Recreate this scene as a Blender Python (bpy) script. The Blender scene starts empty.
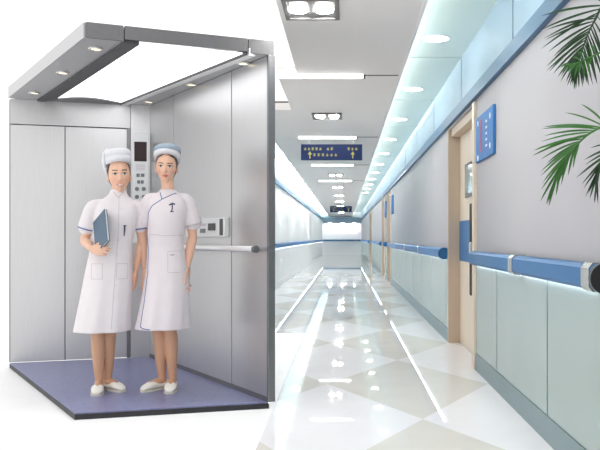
import bpy, bmesh, math, random
from mathutils import Vector, Matrix
from mathutils.bvhtree import BVHTree

S = bpy.context.scene
C = S.collection
R = random.Random(7)
F, CX, CY, H = 800.0, 345.0, 238.0, 1.07      # focal length in pixels, principal point, eye height
UP = Vector((0, 0, 1))

# ------------------------------------------------------------------ camera
cam = bpy.data.cameras.new('camera')
cam.sensor_width = 36.0
cam.lens = 36.0 * F / 600.0
cam.shift_x = (300 - CX) / 600.0
cam.shift_y = (CY - 225) / 600.0
cam.clip_start = 0.05
cam.clip_end = 300
camo = bpy.data.objects.new('camera', cam)
C.objects.link(camo)
camo.location = (0, 0, H)
camo.rotation_euler = (math.pi / 2, 0, 0)
S.camera = camo
S.view_settings.view_transform = 'Standard'
S.view_settings.look = 'None'
S.view_settings.exposure = 0.0
S.view_settings.gamma = 1.0
S.view_settings.use_curve_mapping = False
S.cycles.use_denoising = True
S.cycles.max_bounces = 10
S.cycles.diffuse_bounces = 5
S.cycles.glossy_bounces = 5
S.cycles.sample_clamp_indirect = 6.0

w = bpy.data.worlds.new('white_sky')
S.world = w
w.use_nodes = True
w.node_tree.nodes['Background'].inputs[0].default_value = (1, 1, 1, 1)
w.node_tree.nodes['Background'].inputs[1].default_value = 1.3


def lin(r, g, b):
    f = lambda c: (c / 255 / 12.92) if c <= 10.3 else ((c / 255 + 0.055) / 1.055) ** 2.4
    return (f(r), f(g), f(b), 1.0)


# ------------------------------------------------------------------ materials
def mat(name, col, rough=0.5, metal=0.0, emit=None, estr=0.0, coat=0.0, spec=0.5):
    m = bpy.data.materials.new(name)
    m.use_nodes = True
    b = m.node_tree.nodes['Principled BSDF']
    b.inputs['Base Color'].default_value = col
    b.inputs['Roughness'].default_value = rough
    b.inputs['Metallic'].default_value = metal
    b.inputs['Specular IOR Level'].default_value = spec
    b.inputs['Coat Weight'].default_value = coat
    if emit:
        b.inputs['Emission Color'].default_value = emit
        b.inputs['Emission Strength'].default_value = estr
    return m


def noise_mat(name, c1, c2, scale, rough=0.5, metal=0.0, stretch=(1, 1, 1), bump=0.0, r2=None, detail=4.0, spec=0.5):
    m = mat(name, c1, rough, metal, spec=spec)
    nt = m.node_tree
    N, L = nt.nodes, nt.links
    b = N['Principled BSDF']
    tc = N.new('ShaderNodeTexCoord')
    mp = N.new('ShaderNodeMapping')
    mp.inputs['Scale'].default_value = stretch
    nz = N.new('ShaderNodeTexNoise')
    nz.inputs['Scale'].default_value = scale
    nz.inputs['Detail'].default_value = detail
    rp = N.new('ShaderNodeMix')
    rp.data_type = 'RGBA'
    rp.inputs[6].default_value = c1
    rp.inputs[7].default_value = c2
    L.new(tc.outputs['Object'], mp.inputs['Vector'])
    L.new(mp.outputs['Vector'], nz.inputs['Vector'])
    L.new(nz.outputs['Fac'], rp.inputs[0])
    L.new(rp.outputs[2], b.inputs['Base Color'])
    if r2 is not None:
        mr = N.new('ShaderNodeMapRange')
        mr.inputs['To Min'].default_value = rough
        mr.inputs['To Max'].default_value = r2
        L.new(nz.outputs['Fac'], mr.inputs['Value'])
        L.new(mr.outputs[0], b.inputs['Roughness'])
    if bump:
        bp = N.new('ShaderNodeBump')
        bp.inputs['Strength'].default_value = bump
        bp.inputs['Distance'].default_value = 0.004
        L.new(nz.outputs['Fac'], bp.inputs['Height'])
        L.new(bp.outputs['Normal'], b.inputs['Normal'])
    return m


def tile_mat():
    m = mat('polished_floor_tiles', lin(225, 224, 226), 0.025)
    nt = m.node_tree
    N, L = nt.nodes, nt.links
    b = N['Principled BSDF']
    b.inputs['Coat Weight'].default_value = 0.0
    b.inputs['Coat Roughness'].default_value = 0.02
    b.inputs['Specular IOR Level'].default_value = 0.07
    tc = N.new('ShaderNodeTexCoord')
    sx = N.new('ShaderNodeSeparateXYZ')
    L.new(tc.outputs['Object'], sx.inputs[0])

    def mth(op, a, bb):
        n = N.new('ShaderNodeMath')
        n.operation = op
        for i, v in enumerate((a, bb)):
            if isinstance(v, (int, float)):
                n.inputs[i].default_value = v
            elif v is not None:
                L.new(v, n.inputs[i])
        return n.outputs[0]
    u = mth('DIVIDE', mth('SUBTRACT', sx.outputs[0], 0.46), 0.588)
    v = mth('DIVIDE', mth('SUBTRACT', sx.outputs[1], 5.87), 1.143)
    p = mth('ADD', mth('MULTIPLY', mth('ADD', u, v), 0.5), 100.5)
    q = mth('ADD', mth('MULTIPLY', mth('SUBTRACT', u, v), 0.5), 100.5)
    par = mth('MODULO', mth('ADD', mth('FLOOR', p, None), mth('FLOOR', q, None)), 2.0)
    nz = N.new('ShaderNodeTexNoise')
    nz.inputs['Scale'].default_value = 3.0
    nz.inputs['Detail'].default_value = 6.0
    L.new(tc.outputs['Object'], nz.inputs['Vector'])

    def two(c1, c2):
        x = N.new('ShaderNodeMix')
        x.data_type = 'RGBA'
        x.inputs[6].default_value = c1
        x.inputs[7].default_value = c2
        L.new(nz.outputs['Fac'], x.inputs[0])
        return x.outputs[2]
    dark = two(lin(210, 207, 200), lin(224, 221, 214))
    light = two(lin(230, 229, 231), lin(240, 239, 241))
    mx = N.new('ShaderNodeMix')
    mx.data_type = 'RGBA'
    L.new(par, mx.inputs[0])
    L.new(dark, mx.inputs[6])
    L.new(light, mx.inputs[7])
    L.new(mx.outputs[2], b.inputs['Base Color'])
    return m


def tint_mat(name, rough):
    m = mat(name, (0.6, 0.4, 0.3, 1), rough)
    nt = m.node_tree
    at = nt.nodes.new('ShaderNodeAttribute')
    at.attribute_name = 'tint'
    nt.links.new(at.outputs['Color'], nt.nodes['Principled BSDF'].inputs['Base Color'])
    nt.nodes['Principled BSDF'].inputs['Subsurface Weight'].default_value = 0.06
    nt.nodes['Principled BSDF'].inputs['Subsurface Radius'].default_value = (0.02, 0.008, 0.004)
    return m


M = {
    'tile': tile_mat(),
    'epoxy': noise_mat('white_lobby_floor', lin(244, 244, 245), lin(250, 250, 250), 4, 0.45, spec=0.3),
    'ceiling': noise_mat('ceiling_board', lin(242, 237, 234), lin(246, 242, 239), 2.0, 0.55),
    'ceil_back': mat('ceiling_void', lin(110, 108, 108), 0.8),
    'cove': noise_mat('pale_green_cove_panel', lin(218, 237, 232), lin(226, 243, 238), 1.2, 0.35),
    'fascia': noise_mat('pale_blue_fascia', lin(146, 169, 186), lin(157, 180, 195), 1.5, 0.55),
    'seam': mat('grey_seam', lin(44, 54, 60), 0.8),
    'wall': noise_mat('grey_lilac_wall', lin(172, 170, 174), lin(179, 177, 180), 2.5, 0.6),
    'wall_white': noise_mat('white_wall', lin(246, 246, 247), lin(250, 250, 251), 2.5, 0.6),
    'wains': noise_mat('pale_green_wall_panel', lin(154, 170, 167), lin(167, 181, 177), 1.3, 0.22),
    'base': noise_mat('grey_green_baseboard', lin(108, 130, 134), lin(122, 142, 146), 2.0, 0.35),
    'blue': noise_mat('blue_rail_vinyl', lin(22, 94, 148), lin(30, 104, 160), 6.0, 0.45),
    'strip': noise_mat('steel_blue_strip', lin(26, 80, 118), lin(33, 89, 127), 3.0, 0.4),
    'beige': noise_mat('beige_door_laminate', lin(222, 206, 186), lin(231, 217, 199), 3.0, 0.45, stretch=(6, 6, 0.6)),
    'beige_dark': noise_mat('brown_door_jamb', lin(192, 172, 152), lin(204, 185, 165), 3.0, 0.5, stretch=(6, 6, 0.6)),
    'glass_dark': mat('door_glass', lin(150, 170, 168), 0.08),
    'chrome': noise_mat('brushed_chrome', (0.75, 0.74, 0.71, 1), (0.6, 0.59, 0.57, 1), 30, 0.22, 1.0),
    'dark_metal': noise_mat('dark_bronze_metal', (0.10, 0.09, 0.08, 1), (0.14, 0.13, 0.12, 1), 20, 0.35, 0.8),
    'steel': noise_mat('brushed_stainless_steel', (0.55, 0.55, 0.555, 1), (0.64, 0.64, 0.645, 1), 9.0, 0.30, 1.0, stretch=(14, 14, 0.5), r2=0.44, bump=0.04),
    'steel_light': noise_mat('satin_steel', (0.50, 0.50, 0.505, 1), (0.56, 0.56, 0.565, 1), 9.0, 0.34, 1.0, stretch=(3, 3, 3), r2=0.42),
    'rail_steel': noise_mat('bright_steel_tube', (0.82, 0.82, 0.82, 1), (0.88, 0.88, 0.88, 1), 9.0, 0.4, 0.6),
    'steel_mid': noise_mat('grey_satin_steel', (0.18, 0.18, 0.185, 1), (0.22, 0.22, 0.225, 1), 9.0, 0.4, 1.0, stretch=(3, 3, 3), r2=0.48),
    'steel_dark': noise_mat('dark_steel', (0.20, 0.20, 0.205, 1), (0.25, 0.25, 0.255, 1), 12.0, 0.4, 0.9),
    'beam_grey': mat('dark_grey_beam_paint', lin(74, 74, 76), 0.6),
    'joint': mat('dark_panel_joint', (0.10, 0.10, 0.11, 1), 0.5, 0.6),
    'lift_floor': noise_mat('blue_violet_vinyl_floor', lin(94, 98, 140), lin(144, 148, 186), 40, 0.34, detail=8.0),
    'black_edge': noise_mat('black_rubber_edge', (0.012, 0.012, 0.014, 1), (0.025, 0.025, 0.03, 1), 20, 0.5),
    'lift_lamp': mat('white_light_panel', (1, 1, 1, 1), 0.4, emit=(1, 1, 1, 1), estr=1.7),
    'warm_lamp': mat('warm_downlight_lens', (1, 1, 1, 1), 0.4, emit=(1.0, 0.80, 0.42, 1), estr=1.5),
    'cool_lamp': mat('cool_downlight_lens', (1, 1, 1, 1), 0.4, emit=(0.95, 1, 0.985, 1), estr=22.0),
    'wash_lamp': mat('wall_washer_lens', (1, 1, 1, 1), 0.4, emit=(1, 1, 1, 1), estr=170.0),
    'twin_lamp': mat('white_downlight_lens', (1, 1, 1, 1), 0.4, emit=(1, 0.985, 0.96, 1), estr=420.0),
    'tube': mat('white_tube_diffuser', (0.9, 0.9, 0.9, 1), 0.4, emit=(1, 0.99, 0.97, 1), estr=7.0),
    'cove_led': mat('cove_light_strip', (1, 1, 1, 1), 0.4, emit=(0.96, 1.0, 0.985, 1), estr=26.0),
    'cove_led_bright': mat('bright_cove_light_strip', (1, 1, 1, 1), 0.4, emit=(0.97, 1.0, 0.995, 1), estr=220.0),
    'rail_led': mat('handrail_light_strip', (1, 1, 1, 1), 0.4, emit=(1.0, 0.99, 0.96, 1), estr=18.0),
    'fixture': noise_mat('grey_light_fitting', lin(84, 82, 82), lin(98, 96, 95), 14, 0.4, 0.3),
    'panel_white': noise_mat('pale_control_plate', lin(214, 216, 216), lin(224, 226, 226), 8, 0.35, 0.2),
    'display': noise_mat('dark_red_display', (0.012, 0.003, 0.004, 1), (0.03, 0.005, 0.007, 1), 60, 0.5),
    'black': mat('black_plastic', (0.012, 0.012, 0.014, 1), 0.3),
    'button': mat('grey_push_button', lin(118, 120, 124), 0.3, 0.5),
    'sign_navy': noise_mat('navy_sign_face', lin(8, 32, 84), lin(12, 40, 96), 5, 0.6),
    'sign_blue': noise_mat('blue_sign_face', lin(34, 104, 168), lin(42, 112, 178), 6, 0.6),
    'yellow': mat('yellow_lettering', lin(216, 206, 96), 0.5),
    'red': mat('red_lettering', lin(190, 40, 62), 0.5),
    'white_paint': mat('white_lettering', lin(235, 240, 245), 0.5),
    'skin': tint_mat('skin', 0.5),
    'uniform': noise_mat('white_uniform_cotton', lin(227, 221, 223), lin(235, 230, 232), 14, 0.8, bump=0.5, spec=0.2),
    'uniform_pink': noise_mat('white_pink_uniform_cotton', lin(227, 219, 222), lin(235, 228, 231), 14, 0.8, bump=0.5, spec=0.2),
    'piping': mat('blue_piping', lin(104, 122, 170), 0.7),
    'navy_thread': mat('navy_embroidery', lin(52, 60, 92), 0.7),
    'stitch': mat('grey_stitching', lin(196, 190, 196), 0.8),
    'cap_white': noise_mat('white_cap_cotton', lin(222, 222, 228), lin(232, 232, 236), 60, 0.8, bump=0.15, spec=0.2),
    'cap_grey': noise_mat('blue_grey_cap_cotton', lin(142, 158, 172), lin(168, 182, 194), 40, 0.8, bump=0.2, spec=0.2),
    'hair': noise_mat('dark_brown_hair', (0.030, 0.019, 0.014, 1), (0.075, 0.046, 0.032, 1), 90, 0.45, stretch=(4, 1, 1)),
    'shoe': noise_mat('white_leather', lin(238, 234, 224), lin(245, 242, 234), 20, 0.45),
    'sole': mat('pale_rubber_sole', lin(214, 208, 196), 0.7),
    'folder': noise_mat('blue_grey_folder_board', lin(66, 92, 114), lin(78, 104, 126), 18, 0.45),
    'paper': mat('white_paper', lin(238, 238, 236), 0.8),
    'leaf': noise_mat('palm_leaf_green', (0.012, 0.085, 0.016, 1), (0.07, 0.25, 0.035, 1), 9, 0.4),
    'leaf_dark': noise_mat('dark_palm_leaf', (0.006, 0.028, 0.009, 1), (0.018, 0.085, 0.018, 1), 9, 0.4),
    'stem': noise_mat('palm_stem', lin(110, 130, 60), lin(150, 140, 80), 12, 0.5),
    'pot': noise_mat('beige_glazed_pot', lin(200, 186, 160), lin(212, 198, 172), 10, 0.35),
    'soil': noise_mat('potting_soil', (0.03, 0.02, 0.012, 1), (0.06, 0.04, 0.025, 1), 40, 0.9, bump=0.6),
}


# ------------------------------------------------------------------ helpers
def thing(name, label, cat, loc, rz=0.0, group=None):
    o = bpy.data.objects.new(name, None)
    C.objects.link(o)
    o.empty_display_size = 0.1
    o.location = loc
    o.rotation_euler = (0, 0, rz)
    tag(o, label, cat, group)
    return o


def tag(o, label, cat, group=None):
    o['label'] = label
    o['category'] = cat
    if group:
        o['group'] = group
    return o


def root_matrix(p):
    while p.parent:
        p = p.parent
    return Matrix.Translation(p.location) @ Matrix.Rotation(p.rotation_euler[2], 4, 'Z')


def obj(name, bm, m, parent=None, smooth=False, world=True, kind=None, label=None, loc=None):
    """bm in world coordinates (world=True) or already in the root's own frame."""
    bmesh.ops.recalc_face_normals(bm, faces=bm.faces)
    if parent is not None and world:
        bm.transform(root_matrix(parent).inverted())
    if parent is None and loc is not None:
        bm.transform(Matrix.Translation(-Vector(loc)))
    me = bpy.data.meshes.new(name)
    bm.to_mesh(me)
    bm.free()
    for mm in (m if isinstance(m, (list, tuple)) else [m]):
        me.materials.append(mm)
    if smooth:
        me.shade_smooth()
    o = bpy.data.objects.new(name, me)
    C.objects.link(o)
    if parent is not None:
        o.parent = parent
    elif loc is not None:
        o.location = loc
    if kind:
        o['kind'] = kind
    if label:
        o['label'] = label
    return o


def struct(name, bm, m, parent=None, smooth=False):
    return obj(name, bm, m, parent, smooth, kind='structure' if parent is None else None)


def box(bm, x0, x1, y0, y1, z0, z1, bevel=0.0):
    t = bmesh.new()
    bmesh.ops.create_cube(t, size=1.0)
    t.transform(Matrix.Translation(((x0 + x1) / 2, (y0 + y1) / 2, (z0 + z1) / 2)) @
                Matrix.Diagonal((abs(x1 - x0), abs(y1 - y0), abs(z1 - z0), 1)))
    if bevel:
        bmesh.ops.bevel(t, geom=t.edges[:], offset=bevel, segments=2, affect='EDGES', profile=0.5)
    merge(bm, t)
    return bm


def merge(bm, t, mtx=None):
    if mtx is not None:
        t.transform(mtx)
    t.verts.index_update()
    vm = [bm.verts.new(v.co) for v in t.verts]
    for f in t.faces:
        try:
            nf = bm.faces.new([vm[v.index] for v in f.verts])
            nf.smooth = f.smooth
        except ValueError:
            pass
    t.free()
    return bm


def prism(bm, pts, z0, z1):
    """pts: plan polygon (x, y)."""
    a = [bm.verts.new((p[0], p[1], z0)) for p in pts]
    b = [bm.verts.new((p[0], p[1], z1)) for p in pts]
    n = len(pts)
    bm.faces.new(a)
    bm.faces.new(b)
    for i in range(n):
        bm.faces.new((a[i], a[(i + 1) % n], b[(i + 1) % n], b[i]))
    return bm


def cyl(bm, c, axis, r, h, seg=20, r2=None):
    t = bmesh.new()
    bmesh.ops.create_cone(t, cap_ends=True, segments=seg, radius1=r, radius2=r if r2 is None else r2, depth=h)
    q = Vector(axis).normalized().to_track_quat('Z', 'Y').to_matrix().to_4x4()
    t.transform(Matrix.Translation(Vector(c)) @ q)
    merge(bm, t)
    return bm


def ring(bm, c, axis, ro, ri, h, seg=24):
    q = Matrix.Translation(Vector(c)) @ Vector(axis).normalized().to_track_quat('Z', 'Y').to_matrix().to_4x4()
    L = []
    for r, z in ((ro, -h / 2), (ro, h / 2), (ri, h / 2), (ri, -h / 2)):
        L.append([bm.verts.new(q @ Vector((r * math.cos(2 * math.pi * k / seg), r * math.sin(2 * math.pi * k / seg), z))) for k in range(seg)])
    for j in range(4):
        for k in range(seg):
            bm.faces.new((L[j][k], L[j][(k + 1) % seg], L[(j + 1) % 4][(k + 1) % seg], L[(j + 1) % 4][k]))
    return bm


def tube(bm, pts, radii, seg=14, cap=True, flat=None):
    """Tapering tube with rounded ends through pts. flat=(axis, factor) squashes the section along an axis."""
    P = [Vector(p) for p in pts]
    if not isinstance(radii, (list, tuple)):
        radii = [radii] * len(P)
    PP, RR = [], []
    if cap:
        d = (P[0] - P[1]).normalized()
        for a in (80, 55, 28):
            PP.append(P[0] + d * radii[0] * math.sin(math.radians(a)))
            RR.append(radii[0] * math.cos(math.radians(a)))
    PP += P
    RR += list(radii)
    if cap:
        d = (P[-1] - P[-2]).normalized()
        for a in (28, 55, 80):
            PP.append(P[-1] + d * radii[-1] * math.sin(math.radians(a)))
            RR.append(radii[-1] * math.cos(math.radians(a)))
    n = len(PP)
    prev = None
    rings = []
    for i in range(n):
        t = (PP[min(i + 1, n - 1)] - PP[max(i - 1, 0)]).normalized()
        if prev is None:
            a = t.orthogonal().normalized()
        else:
            a = (prev - t * prev.dot(t)).normalized()
        prev = a
        b = t.cross(a)
        rr = []
        for k in range(seg):
            th = 2 * math.pi * k / seg
            off = (a * math.cos(th) + b * math.sin(th)) * RR[i]
            if flat:
                ax = Vector(flat[0]).normalized()
                off -= ax * off.dot(ax) * (1 - flat[1])
            rr.append(bm.verts.new(PP[i] + off))
        rings.append(rr)
    for i in range(n - 1):
        for k in range(seg):
            bm.faces.new((rings[i][k], rings[i][(k + 1) % seg], rings[i + 1][(k + 1) % seg], rings[i + 1][k]))
    bm.faces.new(rings[0])
    bm.faces.new(rings[-1])
    return bm


def loft(bm, rings, seg=36, power=2.0, fn=None):
    """rings: (z, cx, cy, half width, half depth) closed loft of superellipses."""
    L = []
    for (z, cx, cy, hw, hd) in rings:
        rr = []
        for k in range(seg):
            t = 2 * math.pi * k / seg
            c, s = math.cos(t), math.sin(t)
            x = math.copysign(abs(c) ** (2 / power), c) * hw
            y = math.copysign(abs(s) ** (2 / power), s) * hd
            v = Vector((cx + x, cy + y, z))
            if fn:
                v = fn(v, t)
            rr.append(bm.verts.new(v))
        L.append(rr)
    for i in range(len(L) - 1):
        for k in range(seg):
            bm.faces.new((L[i][k], L[i][(k + 1) % seg], L[i + 1][(k + 1) % seg], L[i + 1][k]))
    bm.faces.new(L[0])
    bm.faces.new(L[-1])
    return bm


def ellipsoid(bm, c, r, u=20, v=14, fn=None):
    t = bmesh.new()
    bmesh.ops.create_uvsphere(t, u_segments=u, v_segments=v, radius=1.0)
    for vv in t.verts:
        p = Vector((vv.co.x * r[0], vv.co.y * r[1], vv.co.z * r[2]))
        if fn:
            p = fn(p, vv.co.copy())
        vv.co = p + Vector(c)
    merge(bm, t)
    return bm


def remeshed(bm, voxel, smooth=3):
    """One continuous skin over overlapping volumes."""
    bmesh.ops.recalc_face_normals(bm, faces=bm.faces)
    me = bpy.data.meshes.new('tmp')
    bm.to_mesh(me)
    bm.free()
    o = bpy.data.objects.new('tmp', me)
    C.objects.link(o)
    r = o.modifiers.new('r', 'REMESH')
    r.mode = 'VOXEL'
    r.voxel_size = voxel
    r.use_smooth_shade = True
    if smooth:
        s = o.modifiers.new('s', 'SMOOTH')
        s.factor = 0.5
        s.iterations = smooth
    dg = bpy.context.evaluated_depsgraph_get()
    out = bpy.data.meshes.new_from_object(o.evaluated_get(dg))
    bpy.data.objects.remove(o)
    bpy.data.meshes.remove(me)
    out.shade_smooth()
    return out


def mesh_obj(name, me, m, parent):
    me.name = name
    me.materials.clear()
    me.materials.append(m)
    o = bpy.data.objects.new(name, me)
    C.objects.link(o)
    o.parent = parent
    return o


# ================================================================== THE CORRIDOR
XW, XL = 1.07, -1.45          # right and left wall planes
ZE = 52.0                     # far end
ZC = 2.51                     # main ceiling
ZS = 2.73                     # cove soffit
RS0, RS1 = 2.20, 2.30         # steel-blue strip
CE, CEL = 0.48, -1.03         # edges of the main ceiling
doors = [(6.58, 8.23), (18.6, 20.1), (21.3, 23.0), (31.5, 34.5)]
REC = 0.105                   # depth of a door recess

# floors
bm = bmesh.new()
prism(bm, [(-0.45, 0.4), (1.3, 0.4), (1.3, 9.0), (1.3, ZE + 0.1), (XL - 0.2, ZE + 0.1), (XL - 0.2, 9.0), (-0.45, 9.0)], -0.05, 0.0)
struct('floor', bm, M['tile'])
bm = bmesh.new()
prism(bm, [(-30, -8), (14, -8), (14, 0.4), (-0.45, 0.4), (-0.45, 9.0), (XL - 0.2, 9.0), (XL - 0.2, 52.1), (-30, 52.1)], -0.05, 0.0)
struct('floor_lobby', bm, M['epoxy'])

# main ceiling: boards with a narrow seam at every linear light
seams = [7.07 + 4.33 * k for k in range(11)]
edges = [2.74] + seams + [ZE]
bm = bmesh.new()
for a, b in zip(edges[:-1], edges[1:]):
    a0, b0 = a + 0.006, b - 0.006
    xl = -0.42 if b < 9 else CEL
    if a < 9 < b:
        box(bm, -0.60, CE, a0, 9.0, ZC, ZC + 0.08)
        box(bm, CEL, CE, 9.0, b0, ZC, ZC + 0.08)
    else:
        box(bm, xl, CE, a0, b0, ZC, ZC + 0.08)
struct('ceiling', bm, M['ceiling'])
bm = bmesh.new()
box(bm, -0.40, CE - 0.02, 2.74, 9.0, ZC + 0.08, ZC + 0.10)
box(bm, CEL + 0.02, CE - 0.02, 9.0, ZE, ZC + 0.08, ZC + 0.10)
struct('ceiling_backing', bm, M['ceil_back'])

# coves: soffit boards and fascia boards with seams, dark backing behind the gaps
cs = [2.84 + 2.26 * k for k in range(22)] + [ZE]


def cove(side):
    s = 1 if side == 'right' else -1
    xw = XW if s > 0 else XL
    xe = CE - 0.14 if s > 0 else CEL + 0.14
    start = 0 if s > 0 else 3
    b1, b2 = bmesh.new(), bmesh.new()
    for a, b in zip(cs[start:-1], cs[start + 1:]):
        a0, b0 = a + 0.018, b - 0.018
        box(b1, min(xe, xw), max(xe, xw), a0, b0, ZS, ZS + 0.03)
        box(b2, xw, xw + s * 0.03, a0, b0, RS1 - 0.02, ZS + 0.03)
    struct('trim_1' if s > 0 else 'trim_2', b1, M['cove'])
    struct('trim_3' if s > 0 else 'trim_4', b2, M['fascia'])
    b3 = bmesh.new()
    box(b3, min(xe, xw + s * 0.05), max(xe, xw + s * 0.05), cs[start], ZE, ZS + 0.03, ZS + 0.05)
    box(b3, xw + s * 0.03, xw + s * 0.05, cs[start], ZE, RS1 - 0.02, ZS + 0.05)
    struct('trim_5' if s > 0 else 'trim_6', b3, M['seam'])
    b4 = bmesh.new()                                   # light strip lying on the edge of the ceiling boards
    xs = CE - 0.09 if s > 0 else CEL + 0.09
    box(b4, xs - 0.02, xs + 0.02, max(cs[start], 3.0), ZE - 0.1, ZC + 0.10, ZC + 0.13)
    struct('trim_7' if s > 0 else 'trim_8', b4, M['cove_led'] if s > 0 else M['cove_led_bright'])
    b5 = bmesh.new()                                   # white lip on the edge of the ceiling boards
    xs = CE if s > 0 else CEL
    box(b5, xs, xs + s * 0.022, 2.74 if s > 0 else 9.0, ZE, ZC - 0.006, ZC + 0.07)
    struct('trim_9' if s > 0 else 'trim_10', b5, M['wall_white'])


cove('right')
cove('left')
bm = bmesh.new()
box(bm, -0.60, XW, 2.70, 2.74, ZC, ZS + 0.05)
struct('trim_11', bm, M['ceiling'])

# right wall: upper wall, wainscot, baseboard, strip, between the door recesses
spans = []
z = 0.6
for a, b in doors:
    spans.append((z, a))
    z = b
spans.append((z, ZE))
bu, bw, bb, bs, bg = bmesh.new(), bmesh.new(), bmesh.new(), bmesh.new(), bmesh.new()
for a, b in spans:
    box(bu, XW, XW + 0.16, a, b, 0.86, RS1)
    # wainscot boards, 1.4 m wide with a dark joint
    k0 = a
    while k0 < b - 0.02:
        k1 = min(b, (math.floor((k0 - 1.4) / 1.4 + 1e-4) + 1) * 1.4 + 1.4)
        if k1 - k0 < 0.05:
            k1 = min(b, k1 + 1.4)
        box(bw, XW - 0.008, XW + 0.1, k0 + (0.012 if k0 > a else 0), k1 - (0.012 if k1 < b else 0), 0.14, 0.87)
        k0 = k1
    box(bg, XW + 0.002, XW + 0.12, a, b, 0.0, 0.86)
    box(bb, XW - 0.014, XW + 0.1, a, b, 0.0, 0.137)
for a, b in doors:
    box(bu, XW, XW + 0.16, a, b, RS0 - 0.02, RS1)
box(bs, XW - 0.035, XW, 0.6, ZE, RS0, RS1)
# outer skin behind the recesses
box(bu, XW + 0.16, XW + 0.20, 0.6, ZE, 0.0, RS1)
struct('wall_right', bu, M['wall'])
struct('trim_12', bw, M['wains'])
struct('trim_13', bg, M['seam'])
struct('baseboard_right', bb, M['base'])
struct('trim_14', bs, M['strip'])

# left wall
bu, bw, bb, bs = bmesh.new(), bmesh.new(), bmesh.new(), bmesh.new()
box(bu, XL - 0.16, XL, 9.0, ZE, 0.86, RS1)
for k in range(31):
    box(bw, XL - 0.1, XL + 0.008, 9.0 + 1.4 * k + 0.006, min(ZE, 9.0 + 1.4 * (k + 1) - 0.006), 0.14, 0.87)
box(bb, XL - 0.16, XL + 0.012, 9.0, ZE, 0.0, 0.137)
box(bs, XL, XL + 0.035, 9.0, ZE, RS0, RS1)
struct('wall_left', bu, M['wall_white'])
struct('trim_15', bw, M['wall_white'])
struct('baseboard_left', bb, M['wall_white'])
struct('trim_16', bs, M['strip'])

# far end
bm = bmesh.new()
box(bm, XL - 0.16, XW + 0.2, ZE, ZE + 0.1, 0.0, ZS + 0.05)
struct('wall_end', bm, M['wall_white'])
bm = bmesh.new()
box(bm, XL, XW, ZE - 0.25, ZE, 2.05, 2.40)
struct('trim_17', bm, M['fascia'])
bm = bmesh.new()
box(bm, XL, XW, ZE - 0.07, ZE, 0.86, 0.97)
struct('trim_18', bm, M['strip'])


# ------------------------------------------------------------------ doors
def door(n, a, b, window=True):
    root = bpy.data.objects.new('door_%d' % n, None)
    C.objects.link(root)
    root.location = (XW + REC, (a + b) / 2, 0)
    root['kind'] = 'structure'
    xd = XW + REC
    bm = bmesh.new()
    box(bm, xd, xd + 0.04, a + 0.05, b - 0.05, 0.005, RS0 - 0.10)
    leaf = obj('door_leaf', bm, M['beige'], root)
    bm = bmesh.new()                                         # far jamb faces the camera
    box(bm, XW - 0.014, xd + 0.05, b - 0.05, b, 0.0, RS0 - 0.02)
    box(bm, XW - 0.014, xd + 0.05, a, a + 0.05, 0.0, RS0 - 0.02)
    box(bm, XW + 0.02, xd + 0.05, a + 0.05, b - 0.05, RS0 - 0.10, RS0 - 0.02)
    obj('door_frame', bm, M['beige_dark'], root)
    bm = bmesh.new()
    box(bm, XW - 0.024, XW + 0.02, a - 0.09, a + 0.012, 0.0, RS0 - 0.02, 0.004)
    obj('architrave', bm, M['beige'], root)
    L = b - a
    z0, z1 = a + L * 0.42, a + L * 0.72
    bm = bmesh.new()
    box(bm, xd - 0.012, xd, z0, z1, 1.46, 1.78)
    fr = obj('window_frame', bm, M['dark_metal'] if n == 1 else M['fixture'], leaf)
    bm = bmesh.new()
    box(bm, xd - 0.016, xd - 0.010, z0 + 0.03, z1 - 0.03, 1.49, 1.75)
    obj('window_pane', bm, M['glass_dark'], leaf)
    bm = bmesh.new()
    box(bm, xd - 0.006, xd, a + 0.06, b - 0.06, 0.84, 1.24)
    obj('push_plate', bm, M['blue'], leaf, label='blue protective band across the door')
    bm = bmesh.new()
    hy = a + L * 0.26
    tube(bm, [(xd - 0.07, hy, 0.58), (xd - 0.07, hy, 1.36)], 0.015)
    for zz in (0.62, 1.32, 0.97):
        cyl(bm, (xd - 0.035, hy, zz), (1, 0, 0), 0.009, 0.07, 12)
    hd = obj('door_handle', bm, M['dark_metal'], leaf, True, label='tall dark pull bar')
    bm = bmesh.new()
    tube(bm, [(xd - 0.07, hy, 0.92), (xd - 0.07, hy, 1.02)], 0.02)
    obj('handle_sleeve', bm, M['chrome'], leaf, True)
    return root


for i, (a, b) in enumerate(doors):
    door(i + 1, a, b)


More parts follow.
